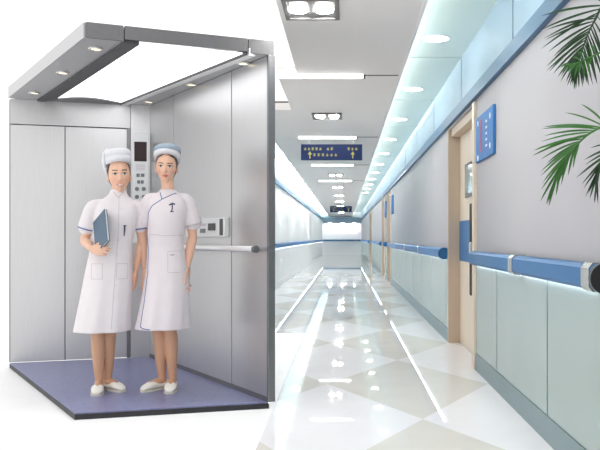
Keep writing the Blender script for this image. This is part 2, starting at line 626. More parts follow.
# ------------------------------------------------------------------ handrails
def handrail(y0, y1, label, near_cap=True, brackets=(), left=False):
    s = -1 if left else 1
    xw = XL if left else XW
    xf = xw - s * 0.075
    root = thing('handrail', label, 'handrail', (xw - s * 0.04, (y0 + y1) / 2, 0.90), 0, 'blue handrails along the corridor')
    bm = bmesh.new()
    pr = [(-s * 0.030, 0.852), (-s * 0.062, 0.858), (-s * 0.075, 0.875), (-s * 0.075, 0.945), (-s * 0.062, 0.962), (-s * 0.03, 0.966)]
    va = [bm.verts.new((xw + p[0], y0, p[1])) for p in pr]
    vb = [bm.verts.new((xw + p[0], y1, p[1])) for p in pr]
    bm.faces.new(va)
    bm.faces.new(vb)
    for k in range(len(pr)):
        k2 = (k + 1) % len(pr)
        bm.faces.new((va[k], va[k2], vb[k2], vb[k]))
    obj('rail', bm, M['blue'], root)
    bm = bmesh.new()
    box(bm, min(xw - s * 0.03, xw), max(xw - s * 0.03, xw), y0 + 0.02, y1 - 0.02, 0.872, 0.955)
    obj('mounting_channel', bm, M['dark_metal'], root)
    bm = bmesh.new()
    box(bm, min(xw - s * 0.014, xw - s * 0.022), max(xw - s * 0.014, xw - s * 0.022), y0 + 0.02, y1 - 0.02, 0.858, 0.872)
    obj('light_strip', bm, M['rail_led'], root, label='glowing white light strip under the rail')
    for yb in brackets:
        bm = bmesh.new()
        w_ = 0.055
        pr2 = [(0.0, 0.846), (-s * 0.066, 0.851), (-s * 0.082, 0.872), (-s * 0.082, 0.948), (-s * 0.066, 0.969), (0, 0.972)]
        va = [bm.verts.new((xw + p[0], yb - w_, p[1])) for p in pr2]
        vb = [bm.verts.new((xw + p[0], yb + w_, p[1])) for p in pr2]
        bm.faces.new(va)
        bm.faces.new(vb)
        for k in range(len(pr2)):
            k2 = (k + 1) % len(pr2)
            bm.faces.new((va[k], va[k2], vb[k2], vb[k]))
        obj('bracket', bm, M['chrome'], root, label='chrome bracket clamped round the rail')
    if near_cap:
        bm = bmesh.new()
        cyl(bm, (xw - s * 0.038, y0 - 0.012, 0.909), (0, 1, 0), 0.062, 0.03, 24)
        obj('end_cap', bm, M['blue'] if near_cap == 'blue' else M['black'], root)
    return root


handrail(3.19, 6.44, 'blue handrail with chrome brackets on the grey wall nearest the palm', 'black', (3.30, 4.80))
handrail(8.36, 18.4, 'long blue handrail with round end cap just beyond the nearest beige door', 'blue', (10.9, 13.4, 15.9))
handrail(20.2, 21.2, 'very short blue handrail between the two neighbouring far doors', 'blue')
handrail(23.1, 31.4, 'blue handrail beyond the pair of neighbouring far doors', 'blue', (25.5, 28))
handrail(34.6, ZE - 0.3, 'last blue handrail reaching to the end wall of the corridor', 'blue')
handrail(12.0, ZE - 0.3, 'pale handrail on the white wall opposite the row of doors', 'blue', (20, 28, 36), True)


# ------------------------------------------------------------------ ceiling lights
order = ['nearest', 'second', 'third', 'fourth', 'fifth', 'sixth', 'seventh', 'eighth', 'ninth', 'tenth', 'eleventh', 'twelfth', 'thirteenth']


def twin(y, label):
    x0, x1 = -0.385, -0.035
    root = thing('ceiling_light', label, 'ceiling light', (-0.21, y, ZC), 0, 'twin lights in the middle of the corridor ceiling')
    xc = -0.21
    bm = bmesh.new()
    t = 0.03
    box(bm, x0, x1, y - 0.22, y - 0.22 + t, ZC - 0.015, ZC + 0.001)
    box(bm, x0, x1, y + 0.22 - t, y + 0.22, ZC - 0.015, ZC + 0.001)
    box(bm, x0, x0 + t, y - 0.22 + t, y + 0.22 - t, ZC - 0.015, ZC + 0.001)
    box(bm, x1 - t, x1, y - 0.22 + t, y + 0.22 - t, ZC - 0.015, ZC + 0.001)
    box(bm, xc - 0.012, xc + 0.012, y - 0.22 + t, y + 0.22 - t, ZC - 0.012, ZC + 0.001)
    obj('frame', bm, M['fixture'], root)
    bm = bmesh.new()
    box(bm, x0 + t, x1 - t, y - 0.22 + t, y + 0.22 - t, ZC - 0.006, ZC + 0.001)
    obj('backing_plate', bm, M['fixture'], root)
    for sx in (-0.082, 0.082):
        bm = bmesh.new()
        cyl(bm, (xc + sx, y, ZC - 0.012), (0, 0, 1), 0.050, 0.014, 24)
        obj('lamp', bm, M['twin_lamp'], root)


for i in range(10):  # the last three are added lamps that brighten the far end
    yy = 5.02 + 4.4 * i
    if i == 2:
        continue                                             # hidden behind the sign
    twin(yy, ['twin ceiling light nearest the front, a grey square frame with two round lamps',
              'second twin ceiling light, between the first two white linear lights', '',
              'twin ceiling light just beyond the large navy hanging sign',
              'second twin ceiling light beyond the large navy hanging sign',
              'third twin ceiling light beyond the large navy hanging sign',
              'fourth twin ceiling light beyond the large navy hanging sign, shortly before the small one',
               'first added twin ceiling light behind the small far hanging sign',
               'second added twin ceiling light behind the small far hanging sign',
               'last added twin ceiling light, nearest the end wall'][i])


def linear(y, label):
    x0, x1 = -0.66, 0.18
    if y < 9:
        x0 = -0.58
    root = thing('linear_light', label, 'ceiling light', ((x0 + x1) / 2, y, ZC), 0, 'white linear lights across the corridor ceiling')
    bm = bmesh.new()
    box(bm, x0, x1 - 0.02, y - 0.024, y + 0.024, ZC - 0.026, ZC, 0.006)
    obj('diffuser', bm, M['tube'], root)
    bm = bmesh.new()
    box(bm, x1 - 0.02, x1, y - 0.026, y + 0.026, ZC - 0.028, ZC)
    obj('end_cap', bm, M['fixture'], root)
    bm = bmesh.new()
    box(bm, x1, CE - 0.01, y - 0.008, y + 0.008, ZC - 0.006, ZC)
    obj('cable_cover', bm, M['fixture'], root)


for i, l in enumerate(['white linear light across the ceiling, nearest of its row',
                       'white linear light across the ceiling just in front of the large hanging sign',
                       'white linear light across the ceiling just behind the large hanging sign',
                       'fourth white linear light from the front, far down the ceiling']):
    linear(7.07 + 4.33 * i, l)


def downlight(x, y, label, group, z=ZS, lamp='cool_lamp'):
    root = thing('recessed_downlight', label, 'downlight', (x, y, z), 0, group)
    bm = bmesh.new()
    ring(bm, (x, y, z - 0.004), (0, 0, 1), 0.115, 0.100, 0.010)
    obj('trim_ring', bm, M['white_paint'], root)
    bm = bmesh.new()
    cyl(bm, (x, y, z - 0.003), (0, 0, 1), 0.100, 0.008, 28)
    obj('lens', bm, M[lamp], root)


for i in range(12):
    downlight(0.76, 4.03 + 2.26 * i + 0.35, '%s downlight from the front in the glowing cove above the grey wall with doors' % order[i],
              'downlights in the cove on the door side')
for i in range(9):
    downlight(-1.24, 13.4 + 2.26 * i, '%s downlight in view in the overexposed cove opposite the doors' % order[i],
              'downlights in the cove opposite the doors', lamp='wash_lamp')
for i, x in enumerate((-1.0, -0.2, 0.6)):
    downlight(x, ZE - 0.125, 'tiny round light under the far end header, %s' % ('on the white wall side', 'middle of three', 'on the door side')[i],
              'lights under the header of the end wall', z=2.05, lamp='wash_lamp')


# ------------------------------------------------------------------ signs
def glyph(bm, x, z, s, y, rng, axis='x'):
    """A small blurred character made of strokes in the plane facing -y (axis x) or -x (axis y)."""
    st = []
    for k in range(rng.choice((2, 3))):
        zz = z + s * (0.1 + 0.35 * k)
        st.append((x, x + s * 0.8, zz, zz + s * 0.14))
    st.append((x + s * 0.33, x + s * 0.47, z, z + s * 0.95))
    for a, b, c, d in st:
        if axis == 'x':
            box(bm, a, b, y - 0.002, y + 0.001, c, d)
        else:
            box(bm, y - 0.002, y + 0.001, a, b, c, d)


def hanging_sign(y, x0, x1, z0, z1, label):
    root = thing('hanging_sign', label, 'sign', ((x0 + x1) / 2, y, z0))
    bm = bmesh.new()
    box(bm, x0, x1, y, y + 0.05, z0, z1, 0.004)
    obj('sign_board', bm, M['sign_navy'], root)
    for xx in (x0 + 0.12, x1 - 0.12):
        bm = bmesh.new()
        cyl(bm, (xx, y + 0.025, (z1 + ZC) / 2), (0, 0, 1), 0.006, ZC - z1, 10)
        obj('hanger', bm, M['chrome'], root)
    rng = random.Random(3)
    h = z1 - z0
    g = h * 0.24
    wd = x1 - x0
    spots = [(0.05 + 0.062 * k, 0.62) for k in range(8) if k != 5] + [(0.76 + 0.062 * k, 0.62) for k in range(3)] + [(0.20 + 0.07 * k, 0.24) for k in range(6)]
    for fx, fz in spots:
        bm = bmesh.new()
        glyph(bm, x0 + wd * fx, z0 + h * fz, g * 0.75, y, rng)
        obj('character', bm, M['yellow'], root)
    for ax in (x0 + wd * 0.145, x0 + wd * 0.845):
        bm = bmesh.new()
        box(bm, ax - 0.008, ax + 0.008, y - 0.002, y + 0.001, z0 + h * 0.10, z0 + h * 0.46)
        prism(bm, [(ax - 0.03, y - 0.0021), (ax + 0.03, y - 0.0021), (ax + 0.03, y + 0.001), (ax - 0.03, y + 0.001)], z0 + h * 0.36, z0 + h * 0.362)
        v = [bm.verts.new((ax - 0.03, y - 0.002, z0 + h * 0.36)), bm.verts.new((ax + 0.03, y - 0.002, z0 + h * 0.36)), bm.verts.new((ax, y - 0.002, z0 + h * 0.55))]
        bm.faces.new(v)
        obj('arrow', bm, M['yellow'], root)


hanging_sign(11.6, -0.638, 0.25, 2.20, 2.43, 'large navy hanging sign with yellow lettering under the corridor ceiling')
hanging_sign(34.8, -0.65, 0.30, 2.19, 2.46, 'small dark sign hanging far down the corridor near the end wall')

# wall sign beside the nearest door
ys0, ys1 = 5.67, 6.42
root = thing('wall_sign', 'blue plate with red vertical lettering on the grey wall beside the nearest door', 'sign', (XW, 6.05, 1.70))
bm = bmesh.new()
box(bm, XW - 0.022, XW, ys0, ys1, 1.67, 2.02, 0.004)
obj('sign_plate', bm, M['sign_blue'], root)
rng = random.Random(5)
for k in range(5):
    bm = bmesh.new()
    glyph(bm, 6.12, 1.935 - 0.05 * k, 0.05, XW - 0.022, rng, 'y')
    glyph(bm, 6.16, 1.935 - 0.05 * k, 0.05, XW - 0.022, rng, 'y')
    obj('red_character', bm, M['red'], root)
for (yy, zz) in ((5.78, 1.955), (5.78, 1.74), (6.30, 1.97), (6.30, 1.70)):
    bm = bmesh.new()
    cyl(bm, (XW - 0.023, yy, zz), (1, 0, 0), 0.022, 0.004, 16)
    obj('white_mark', bm, M['white_paint'], root)
for k in range(5):
    bm = bmesh.new()
    box(bm, XW - 0.024, XW - 0.021, 5.90, 5.96, 1.93 - 0.045 * k, 1.945 - 0.045 * k)
    obj('white_line', bm, M['white_paint'], root)
# slim blue plates beside the far doors
for (ya, lab) in ((17.6, 'slim blue door plate before the pair of neighbouring far doors'),
                  (20.55, 'slim blue door plate between the two neighbouring far doors')):
    bm = bmesh.new()
    box(bm, XW - 0.03, XW, ya, ya + 0.5, 1.60, 2.02, 0.004)
    o = obj('door_plate', bm, M['sign_blue'], None, loc=(XW - 0.015, ya + 0.25, 1.60))
    tag(o, lab, 'sign', 'slim blue door plates')

# ================================================================== THE ELEVATOR
SL = 0.04                                                 # floor slab
HE = H - SL
YC = 1.148 + H                                            # underside of the canopy
YT = 1.235 + H


def gp(px, py):                                           # point of the cabin floor
    z_ = F * HE / (py - CY)
    return Vector(((px - CX) / F * z_, z_, SL))


def cp(px, py, h=1.148):                                  # point of the canopy's underside
    z_ = F * h / (CY - py)
    return Vector(((px - CX) / F * z_, z_, H + h))


FL, FR, BR, BL = gp(75, 413), gp(268, 402), gp(150, 357), gp(10, 363)
lift = thing('elevator_car', 'open cutaway stainless steel elevator car with two nurses standing in it', 'elevator',
             ((FL.x + BR.x) / 2, (FL.y + BR.y) / 2, 0))


class Wall:
    def __init__(s, a, b):
        s.o = a.copy()
        s.u = (b - a).normalized()
        s.len = (b - a).length
        s.n = s.u.cross(UP)
        s.n = Vector((s.u.y, -s.u.x, 0))
        if s.n.dot(Vector((0, 0, 0)) - a) < 0:
            s.n = -s.n

    def uv(s, px, py):
        d = Vector(((px - CX) / F, 1, -(py - CY) / F))
        c = Vector((0, 0, H))
        t = (s.o - c).dot(s.n) / d.dot(s.n)
        p = c + d * t - s.o
        return p.dot(s.u), p.z

    def U(s, px):
        return s.uv(px, 238)[0]

    def P(s, u, v, d=0.0):
        return s.o + s.u * u + UP * v + s.n * d

    def box(s, bm, u0, u1, v0, v1, d0, d1, bevel=0.0):
        t = bmesh.new()
        bmesh.ops.create_cube(t, size=1.0)
        m = Matrix((s.u.to_4d(), s.n.to_4d(), UP.to_4d(), (0, 0, 0, 1))).transposed()
        m[3][0] = m[3][1] = m[3][2] = 0
        m[0][3], m[1][3], m[2][3] = 0, 0, 0
        t.transform(Matrix.Diagonal((abs(u1 - u0), abs(d1 - d0), abs(v1 - v0), 1)))
        if bevel:
            bmesh.ops.bevel(t, geom=t.edges[:], offset=bevel, segments=2, affect='EDGES', profile=0.5)
        t.transform(Matrix.Translation(s.P((u0 + u1) / 2, (v0 + v1) / 2, (d0 + d1) / 2)) @ m)
        merge(bm, t)
        return bm


back, right = Wall(BL, BR), Wall(BR, FR)
TOPV = YC - SL
# floor
bm = bmesh.new()
prism(bm, [(p.x, p.y) for p in (FL, FR, BR, BL)], 0.012, SL)
fl = obj('floor_panel', bm, M['lift_floor'], lift)
c0 = (FL + FR + BR + BL) / 4
bm = bmesh.new()
prism(bm, [((p - c0) * 1.006 + c0)[:2] for p in (FL, FR, BR, BL)], 0.0, SL - 0.008)
obj('floor_edge', bm, M['black_edge'], fl, label='black rim under the floor')
# back wall: header, two sliding door panels, jamb, return panel
uD = back.U(127)
uS = back.U(65)
hv = back.uv(60, 125.5)[1]
bm = bmesh.new()
back.box(bm, -0.01, back.len + 0.02, 0, TOPV, -0.075, -0.05)
obj('back_plate', bm, M['joint'], lift)
bm = bmesh.new()
back.box(bm, 0, uD + 0.030, hv, TOPV, -0.05, 0.0, 0.002)
obj('header_panel', bm, M['steel_light'], lift)
for a, b in ((0.0, uS - 0.003), (uS + 0.003, uD)):
    bm = bmesh.new()
    back.box(bm, a, b, 0.004, hv - 0.004, -0.05, -0.022, 0.002)
    obj('sliding_door', bm, M['steel'], lift)
bm = bmesh.new()
back.box(bm, uD, uD + 0.030, 0, hv, -0.05, -0.004)
obj('door_jamb', bm, M['steel_dark'], lift, label='narrow dark door jamb')
bm = bmesh.new()
back.box(bm, uD + 0.032, back.len, 0, TOPV, -0.05, 0.0, 0.002)
obj('return_panel', bm, M['steel'], lift)
# right wall
us = [0.0, right.U(173.3), right.U(231.5), right.len]
bm = bmesh.new()
right.box(bm, 0, right.len - 0.012, 0, TOPV, -0.03, -0.02)
obj('wall_backing', bm, M['joint'], lift)
for a, b in zip(us[:-1], us[1:]):
    bm = bmesh.new()
    right.box(bm, a + (0.006 if a > 0 else 0.0), b - 0.006, 0.03, TOPV - 0.002, -0.02, 0.0, 0.002)
    obj('wall_panel', bm, M['steel'], lift)
bm = bmesh.new()
right.box(bm, right.len - 0.010, right.len + 0.012, 0, TOPV, -0.045, 0.004, 0.002)
obj('front_post', bm, M['steel_dark'], lift, label='narrow dark edge post')
bm = bmesh.new()
right.box(bm, 0.0, right.len - 0.012, 0.0, 0.03, -0.02, 0.004)
obj('kick_strip', bm, M['steel_dark'], lift)

# operating panel on the return panel
a0, v1 = back.uv(132.6, 133)
b0, v0 = back.uv(148.3, 243)
bm = bmesh.new()
back.box(bm, a0, b0, v0, v1, 0, 0.014, 0.003)
cop = obj('operating_panel', bm, M['panel_white'], lift, label='tall pale panel with display and push buttons')
bm = bmesh.new()
back.box(bm, back.U(134.2), back.U(146.6), back.uv(140, 161.5)[1], back.uv(140, 142)[1], 0.012, 0.017)
obj('display', bm, M['display'], cop, label='dark red floor display')
bm = bmesh.new()
for k in range(4):
    v = back.uv(140, 165 + 1.7 * k)[1]
    back.box(bm, back.U(135.5), back.U(145), v - 0.003, v + 0.003, 0.013, 0.016)
obj('speaker_grille', bm, M['stitch'], cop)
for (px0, px1, py) in ((136.2, 139.6, 175.3), (140.6, 144.4, 175.3), (137, 140, 182), (140.8, 143.6, 182)):
    bm = bmesh.new()
    v = back.uv(px0, py)[1]
    back.box(bm, back.U(px0), back.U(px1), v - 0.014, v + 0.014, 0.012, 0.02, 0.003)
    obj('button', bm, M['button'], cop)
for py in (189, 197, 205, 213, 221, 229):
    for px in (136.8, 143.6):
        u, v = back.uv(px, py)
        bm = bmesh.new()
        cyl(bm, back.P(u, v, 0.016), back.n, 0.017, 0.012, 20)
        b_ = obj('button', bm, M['button'], cop)

# control box on the right wall
a0, v1 = right.uv(190, 218.5)
b0, _ = right.uv(229, 217)
v0 = right.uv(210, 237)[1]
v1 = right.uv(212, 218)[1]
bm = bmesh.new()
right.box(bm, a0, b0, v0, v1, 0, 0.035, 0.005)
cb = obj('control_box', bm, M['panel_white'], lift, label='pale horizontal control box')
vm = (v0 + v1) / 2
bm = bmesh.new()
right.box(bm, right.U(213), right.U(220), vm - 0.022, vm + 0.028, 0.033, 0.04)
obj('screen', bm, M['black'], cb)
bm = bmesh.new()
right.box(bm, right.U(205), right.U(209.8), vm - 0.038, vm - 0.008, 0.033, 0.04)
obj('key_switch', bm, M['button'], cb)
bm = bmesh.new()
right.box(bm, right.U(224.6), right.U(227.4), v0 + 0.012, v1 - 0.012, 0.033, 0.039)
obj('card_slot', bm, M['black'], cb)
bm = bmesh.new()
right.box(bm, right.U(204.5), right.U(210), vm + 0.012, vm + 0.030, 0.033, 0.037)
obj('label_plate', bm, M['stitch'], cb)

# handrail on the right wall
vh = right.uv(230, 248.8)[1] + 0.004
bm = bmesh.new()
u0, u1 = right.U(160), right.U(262.5)
tube(bm, [right.P(u0, vh, 0.06), right.P(u1, vh, 0.06)], 0.02, 18)
hr = obj('handrail', bm, M['rail_steel'], lift, True, label='round steel handrail on the wall')
bm = bmesh.new()
cyl(bm, right.P(u1 + 0.02, vh, 0.06), right.u, 0.023, 0.03, 20)
obj('end_cap', bm, M['steel_dark'], hr)
for u in (u0 + 0.15, (u0 + u1) / 2, u1 - 0.12):
    bm = bmesh.new()
    cyl(bm, right.P(u, vh, 0.028), right.n, 0.011, 0.06, 14)
    obj('standoff', bm, M['steel_dark'], hr)

# canopy
cFL, cFR, cBL = cp(86, 38), cp(273, 56), cp(10, 98)
cBR = cFR + (BR - FR) * 1.0
cBR = Vector((cBR.x, cBR.y, YC))
cdir = (cFR - cFL).normalized()
cFLi, cBLi = cFL + cdir * (cp(124, 41) - cFL).dot(cdir), cp(34, 102)
cFRi, cBRi = cFL + cdir * (cp(249, 52.5) - cFL).dot(cdir), cp(117, 105.5)
prism_z = lambda bm, pts, z0, z1: prism(bm, [(p.x, p.y) for p in pts], z0, z1)
bm = bmesh.new()
prism_z(bm, (cFL, cFR, cBR, cBL), YT - 0.012, YT)
can = obj('ceiling_canopy', bm, M['steel_light'], lift)
bm = bmesh.new()
prism_z(bm, (cFL, cFLi, cBLi, cBL), YC, YT - 0.012)
obj('spotlight_panel', bm, M['steel_light'], can)
bm = bmesh.new()
prism_z(bm, (cFRi, cFR, cBR, cBRi), YC, YT - 0.012)
obj('spotlight_panel', bm, M['steel_light'], can)


def strip_between(a, b, w_, z0, z1, side):
    d = (b - a).normalized()
    n = Vector((d.y, -d.x, 0)) * side * w_
    t = bmesh.new()
    prism_z(t, (a, b, b + n, a + n), z0, z1)
    return t


cFLb, cBLb = cFL + cdir * (cp(140, 42) - cFL).dot(cdir), cp(55, 98.5)
bm = bmesh.new()
prism_z(bm, (cFLi + cdir * 0.002, cFLb, cBLb, cBLi), YC - 0.012, YT - 0.012)
obj('side_beam', bm, M['beam_grey'], can, label='dark beam beside the light panel')
t = strip_between(cFRi + (cFRi - cBRi).normalized() * 0.02, cBRi, 0.045, YC - 0.014, YC + 0.03, 1)
obj('rail_joint', strip_between(cFRi, cBRi, 0.014, YC - 0.008, YC + 0.03, -1), M['beam_grey'], can)
obj('side_rail', t, M['rail_steel'], can, label='bright rail beside the light panel')
bm = bmesh.new()
inw = (cBLi - cFLi).normalized() * 0.04
prism_z(bm, (cFLb + inw, cFRi + inw, cBRi, cBLb), YC + 0.004, YC + 0.012)
obj('light_panel', bm, M['lift_lamp'], can, label='large glowing white ceiling panel')
# front fascia, three lengths with narrow joints
fd = (cFR - cFL).normalized()
L_ = (cFR - cFL).length
fn = Vector((fd.y, -fd.x, 0))
if fn.y > 0:
    fn = -fn
tl = (cFLi - cFL).dot(fd)
tr = (cFRi - cFL).dot(fd)
for a, b, lo in ((0, tl - 0.004, 0), (tl + 0.004, tr - 0.004, 0.010), (tr + 0.004, L_, 0)):
    p, q = cFL + fd * a, cFL + fd * b
    bm = bmesh.new()
    prism_z(bm, (p, q, q + fn * 0.018, p + fn * 0.018), YC + lo, YT + 0.002)
    obj('front_fascia', bm, M['steel_mid'], can)
sd = (cBL - cFL).normalized()
sn = Vector((-sd.y, sd.x, 0))
if sn.x > 0:
    sn = -sn
bm = bmesh.new()
prism_z(bm, (cFL, cBL, cBL + sn * 0.015, cFL + sn * 0.015), YC, YT + 0.002)
obj('side_fascia', bm, M['steel_light'], can)
# curved end plate in front of the back wall
bm = bmesh.new()
arc = []
ua, ub = back.U(50), back.U(121)
for k in range(17):
    t_ = k / 16
    arc.append(back.P(ua + (ub - ua) * t_, 0, 0.05 + 0.20 * math.sin(math.pi * t_)))
prism_z(bm, [back.P(ua, 0, 0.0), back.P(ub, 0, 0.0)] + arc[::-1], YC - 0.006, YC + 0.003)
obj('end_plate', bm, M['steel_mid'], can)
for px, py in ((95.7, 48.3), (62.5, 72.3), (34.2, 92.5), (243.3, 63), (191.2, 84.2), (148.8, 101.5)):
    p = cp(px, py)
    bm = bmesh.new()
    ring(bm, (p.x, p.y, YC - 0.003), UP, 0.044, 0.031, 0.012)
    dl = obj('downlight', bm, M['chrome'], can, True)
    bm = bmesh.new()
    cyl(bm, (p.x, p.y, YC - 0.002), UP, 0.032, 0.006, 20)
    obj('downlight_lens', bm, M['warm_lamp'], can)


# ================================================================== THE NURSES
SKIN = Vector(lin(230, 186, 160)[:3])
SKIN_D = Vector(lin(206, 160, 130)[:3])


def catmull(pts, n=6):
    P = [Vector(p) for p in pts]
    P = [P[0] * 2 - P[1]] + P + [P[-1] * 2 - P[-2]]
    out = []
    for i in range(1, len(P) - 2):
        for k in range(n):
            t = k / n
            out.append(0.5 * ((2 * P[i]) + (P[i + 1] - P[i - 1]) * t + (2 * P[i - 1] - 5 * P[i] + 4 * P[i + 1] - P[i + 2]) * t * t
                              + (3 * P[i] - P[i - 1] - 3 * P[i + 1] + P[i + 2]) * t ** 3))
    out.append(P[-2])
    return out


def smooth_tube(bm, pts, radii, n=5, seg=16, flat=None):
    q = [(p[0], p[1], p[2]) for p in pts]
    P = catmull(q, n)
    rr = catmull([(r, 0, 0) for r in radii], n)
    tube(bm, P, [max(0.002, r.x) for r in rr], seg, True, flat)


def hand(bm, wrist, d, w_, curl=0.25, k=1.0, thumb_in=0.4):
    """d: finger direction, w_: towards the thumb; the palm faces n = d x w_ or its opposite, the side given by curl's sign."""
    d = Vector(d).normalized()
    w_ = Vector(w_)
    w_ = (w_ - d * w_.dot(d)).normalized()
    n = d.cross(w_) * (1 if curl > 0 else -1)
    c = abs(curl)
    wr = Vector(wrist)
    spec = [(0.030, 0.080, 0.066, 0.0085), (0.010, 0.086, 0.074, 0.0088), (-0.010, 0.082, 0.068, 0.0084), (-0.029, 0.072, 0.054, 0.0076)]
    for off, kn, ln, r in spec:
        base = wr + d * 0.01 * k + w_ * off * 0.55 * k
        kn_p = wr + d * kn * k + w_ * off * k
        tube(bm, [base, (base + kn_p) / 2, kn_p], [0.013 * k, 0.0125 * k, 0.0105 * k], 12)
        p = kn_p
        ang = c * 0.6
        pts = [p]
        rs = [r * k * 1.08]
        for seg_, f in ((0.45, 1.0), (0.30, 0.95), (0.25, 0.85)):
            dd = (d * math.cos(ang) + n * math.sin(ang) + w_ * off * 1.2).normalized()
            p = p + dd * ln * seg_ * k
            pts.append(p)
            rs.append(r * k * f)
            ang += c * 1.3
        tube(bm, pts, rs, 12)
    t0 = wr + d * 0.022 * k + w_ * 0.020 * k + n * 0.006 * k
    dt = (d * 0.75 + w_ * 0.62 + n * thumb_in).normalized()
    t1 = t0 + dt * 0.040 * k
    dt2 = (d * 0.95 + w_ * 0.18 + n * (thumb_in + 0.1)).normalized()
    t2 = t1 + dt2 * 0.030 * k
    t3 = t2 + (dt2 + d * 0.2).normalized() * 0.024 * k
    tube(bm, [t0, t1, t2, t3], [0.013 * k, 0.0115 * k, 0.0095 * k, 0.0080 * k], 12)


def head(bm, c, yaw, tilt, smile, k=(1, 1, 1)):
    """c: point between the eyes' level on the head axis; the face looks to -y before turning."""
    t = bmesh.new()

    def shape(p, u):
        z_ = u.z
        x, y, zz = p.x, p.y, p.z
        if z_ < 0:
            a = (-z_)
            x *= 1 - 0.37 * a ** 1.6
            if y > 0:
                y *= 1 - 0.35 * a
            else:
                y *= 1 - 0.02 * a
        else:
            y *= 1 + 0.05 * z_
        v = Vector((x, y, zz))
        # eye sockets
        for s in (-1, 1):
            g = math.exp(-(((x - s * 0.031) / 0.019) ** 2 + ((zz - 0.001) / 0.013) ** 2))
            if y < 0:
                v.y += 0.0065 * g
        # brow
        g = math.exp(-((zz - 0.021) / 0.010) ** 2) * math.exp(-(x / 0.05) ** 2)
        if y < 0:
            v.y -= 0.003 * g
            gc = math.exp(-((zz + 0.036) / 0.022) ** 2) * math.exp(-((abs(x) - 0.040) / 0.017) ** 2)
            v.y -= 0.004 * gc
            v.y -= 0.006 * math.exp(-((zz + 0.098) / 0.014) ** 2) * math.exp(-(x / 0.022) ** 2)
        return v
    ellipsoid(t, (0, 0, 0), (0.0735, 0.092, 0.110), 64, 48, shape)
    tube(t, [(0, -0.086, 0.010), (0, -0.093, -0.012), (0, -0.1015, -0.030)], [0.0065, 0.0075, 0.0095], 12)
    for s in (-1, 1):
        ellipsoid(t, (s * 0.0095, -0.093, -0.033), (0.0075, 0.009, 0.0065), 12, 8)
        ellipsoid(t, (s * 0.031, -0.0765, 0.001), (0.0145, 0.0085, 0.0085), 16, 12)       # lids over the eyeballs
        ellipsoid(t, (s * 0.075, 0.010, -0.010), (0.008, 0.019, 0.031), 14, 10)           # ears
    w2 = 0.023 if smile else 0.020
    tube(t, [(-w2, -0.079, -0.060 + (0.004 if smile else 0)), (-0.008, -0.0885, -0.0605), (0, -0.0885, -0.0615), (0.008, -0.0885, -0.0605), (w2, -0.079, -0.060 + (0.004 if smile else 0))], [0.003, 0.0052, 0.005, 0.0052, 0.003], 10)
    tube(t, [(-w2 * 0.8, -0.080, -0.066), (0, -0.0880, -0.0705), (w2 * 0.8, -0.080, -0.066)], [0.003, 0.0062, 0.003], 10)
    mt = Matrix.Translation(Vector(c)) @ Matrix.Rotation(yaw, 4, 'Z') @ Matrix.Rotation(tilt, 4, 'Y') @ Matrix.Diagonal((k[0], k[1], k[2], 1))
    merge(bm, t, mt)
    return mt


def face_tint(p, smile):
    """p in head space; the colour of skin, brow, eye or lip there."""
    x, y, z_ = p
    col = SKIN.copy()
    if y > -0.03 or abs(x) > 0.07 or abs(z_) > 0.12:
        return col
    ax = abs(x)
    # brows
    zb = 0.0205 + 0.14 * (ax - 0.02) - 8.0 * max(0, ax - 0.032) ** 2
    if 0.013 < ax < 0.049 and abs(z_ - zb) < 0.0034:
        return Vector((0.17, 0.105, 0.08))
    ex, ez = ax - 0.031, z_ - 0.001
    e = (ex / 0.0150) ** 2 + (ez / (0.0058 if smile else 0.0066)) ** 2
    if e < 1:
        if ex ** 2 + ez ** 2 < 0.0066 ** 2:
            return Vector((0.018, 0.012, 0.010))
        if ez > 0.0030:
            return Vector((0.035, 0.022, 0.02))
        return Vector((0.70, 0.67, 0.66))
    if e < 1.75 and ez > 0.0:
        return Vector((0.05, 0.03, 0.028))
    # lips
    zc = -0.0640 + (14.0 * x * x if smile else 6.0 * x * x)
    hw = 0.0245 if smile else 0.021
    if ax < hw:
        hh = 0.0080 * math.sqrt(max(0, 1 - (ax / hw) ** 2))
        if abs(z_ - zc) < hh:
            if smile and abs(z_ - zc) < 0.0026 and ax < 0.017:
                return Vector((0.80, 0.76, 0.74))
            return Vector(lin(200, 118, 114)[:3])
    g = math.exp(-(((ax - 0.044) / 0.018) ** 2 + ((z_ + 0.035) / 0.018) ** 2))
    return col.lerp(Vector(lin(226, 150, 134)[:3]), 0.45 * g)


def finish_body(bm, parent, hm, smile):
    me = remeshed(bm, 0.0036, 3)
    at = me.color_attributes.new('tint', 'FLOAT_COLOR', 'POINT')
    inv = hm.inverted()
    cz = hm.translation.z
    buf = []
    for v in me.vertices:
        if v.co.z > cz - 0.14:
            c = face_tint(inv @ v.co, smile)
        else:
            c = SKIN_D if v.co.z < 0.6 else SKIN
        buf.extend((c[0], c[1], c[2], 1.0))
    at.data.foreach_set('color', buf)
    return mesh_obj('body', me, M['skin'], parent)


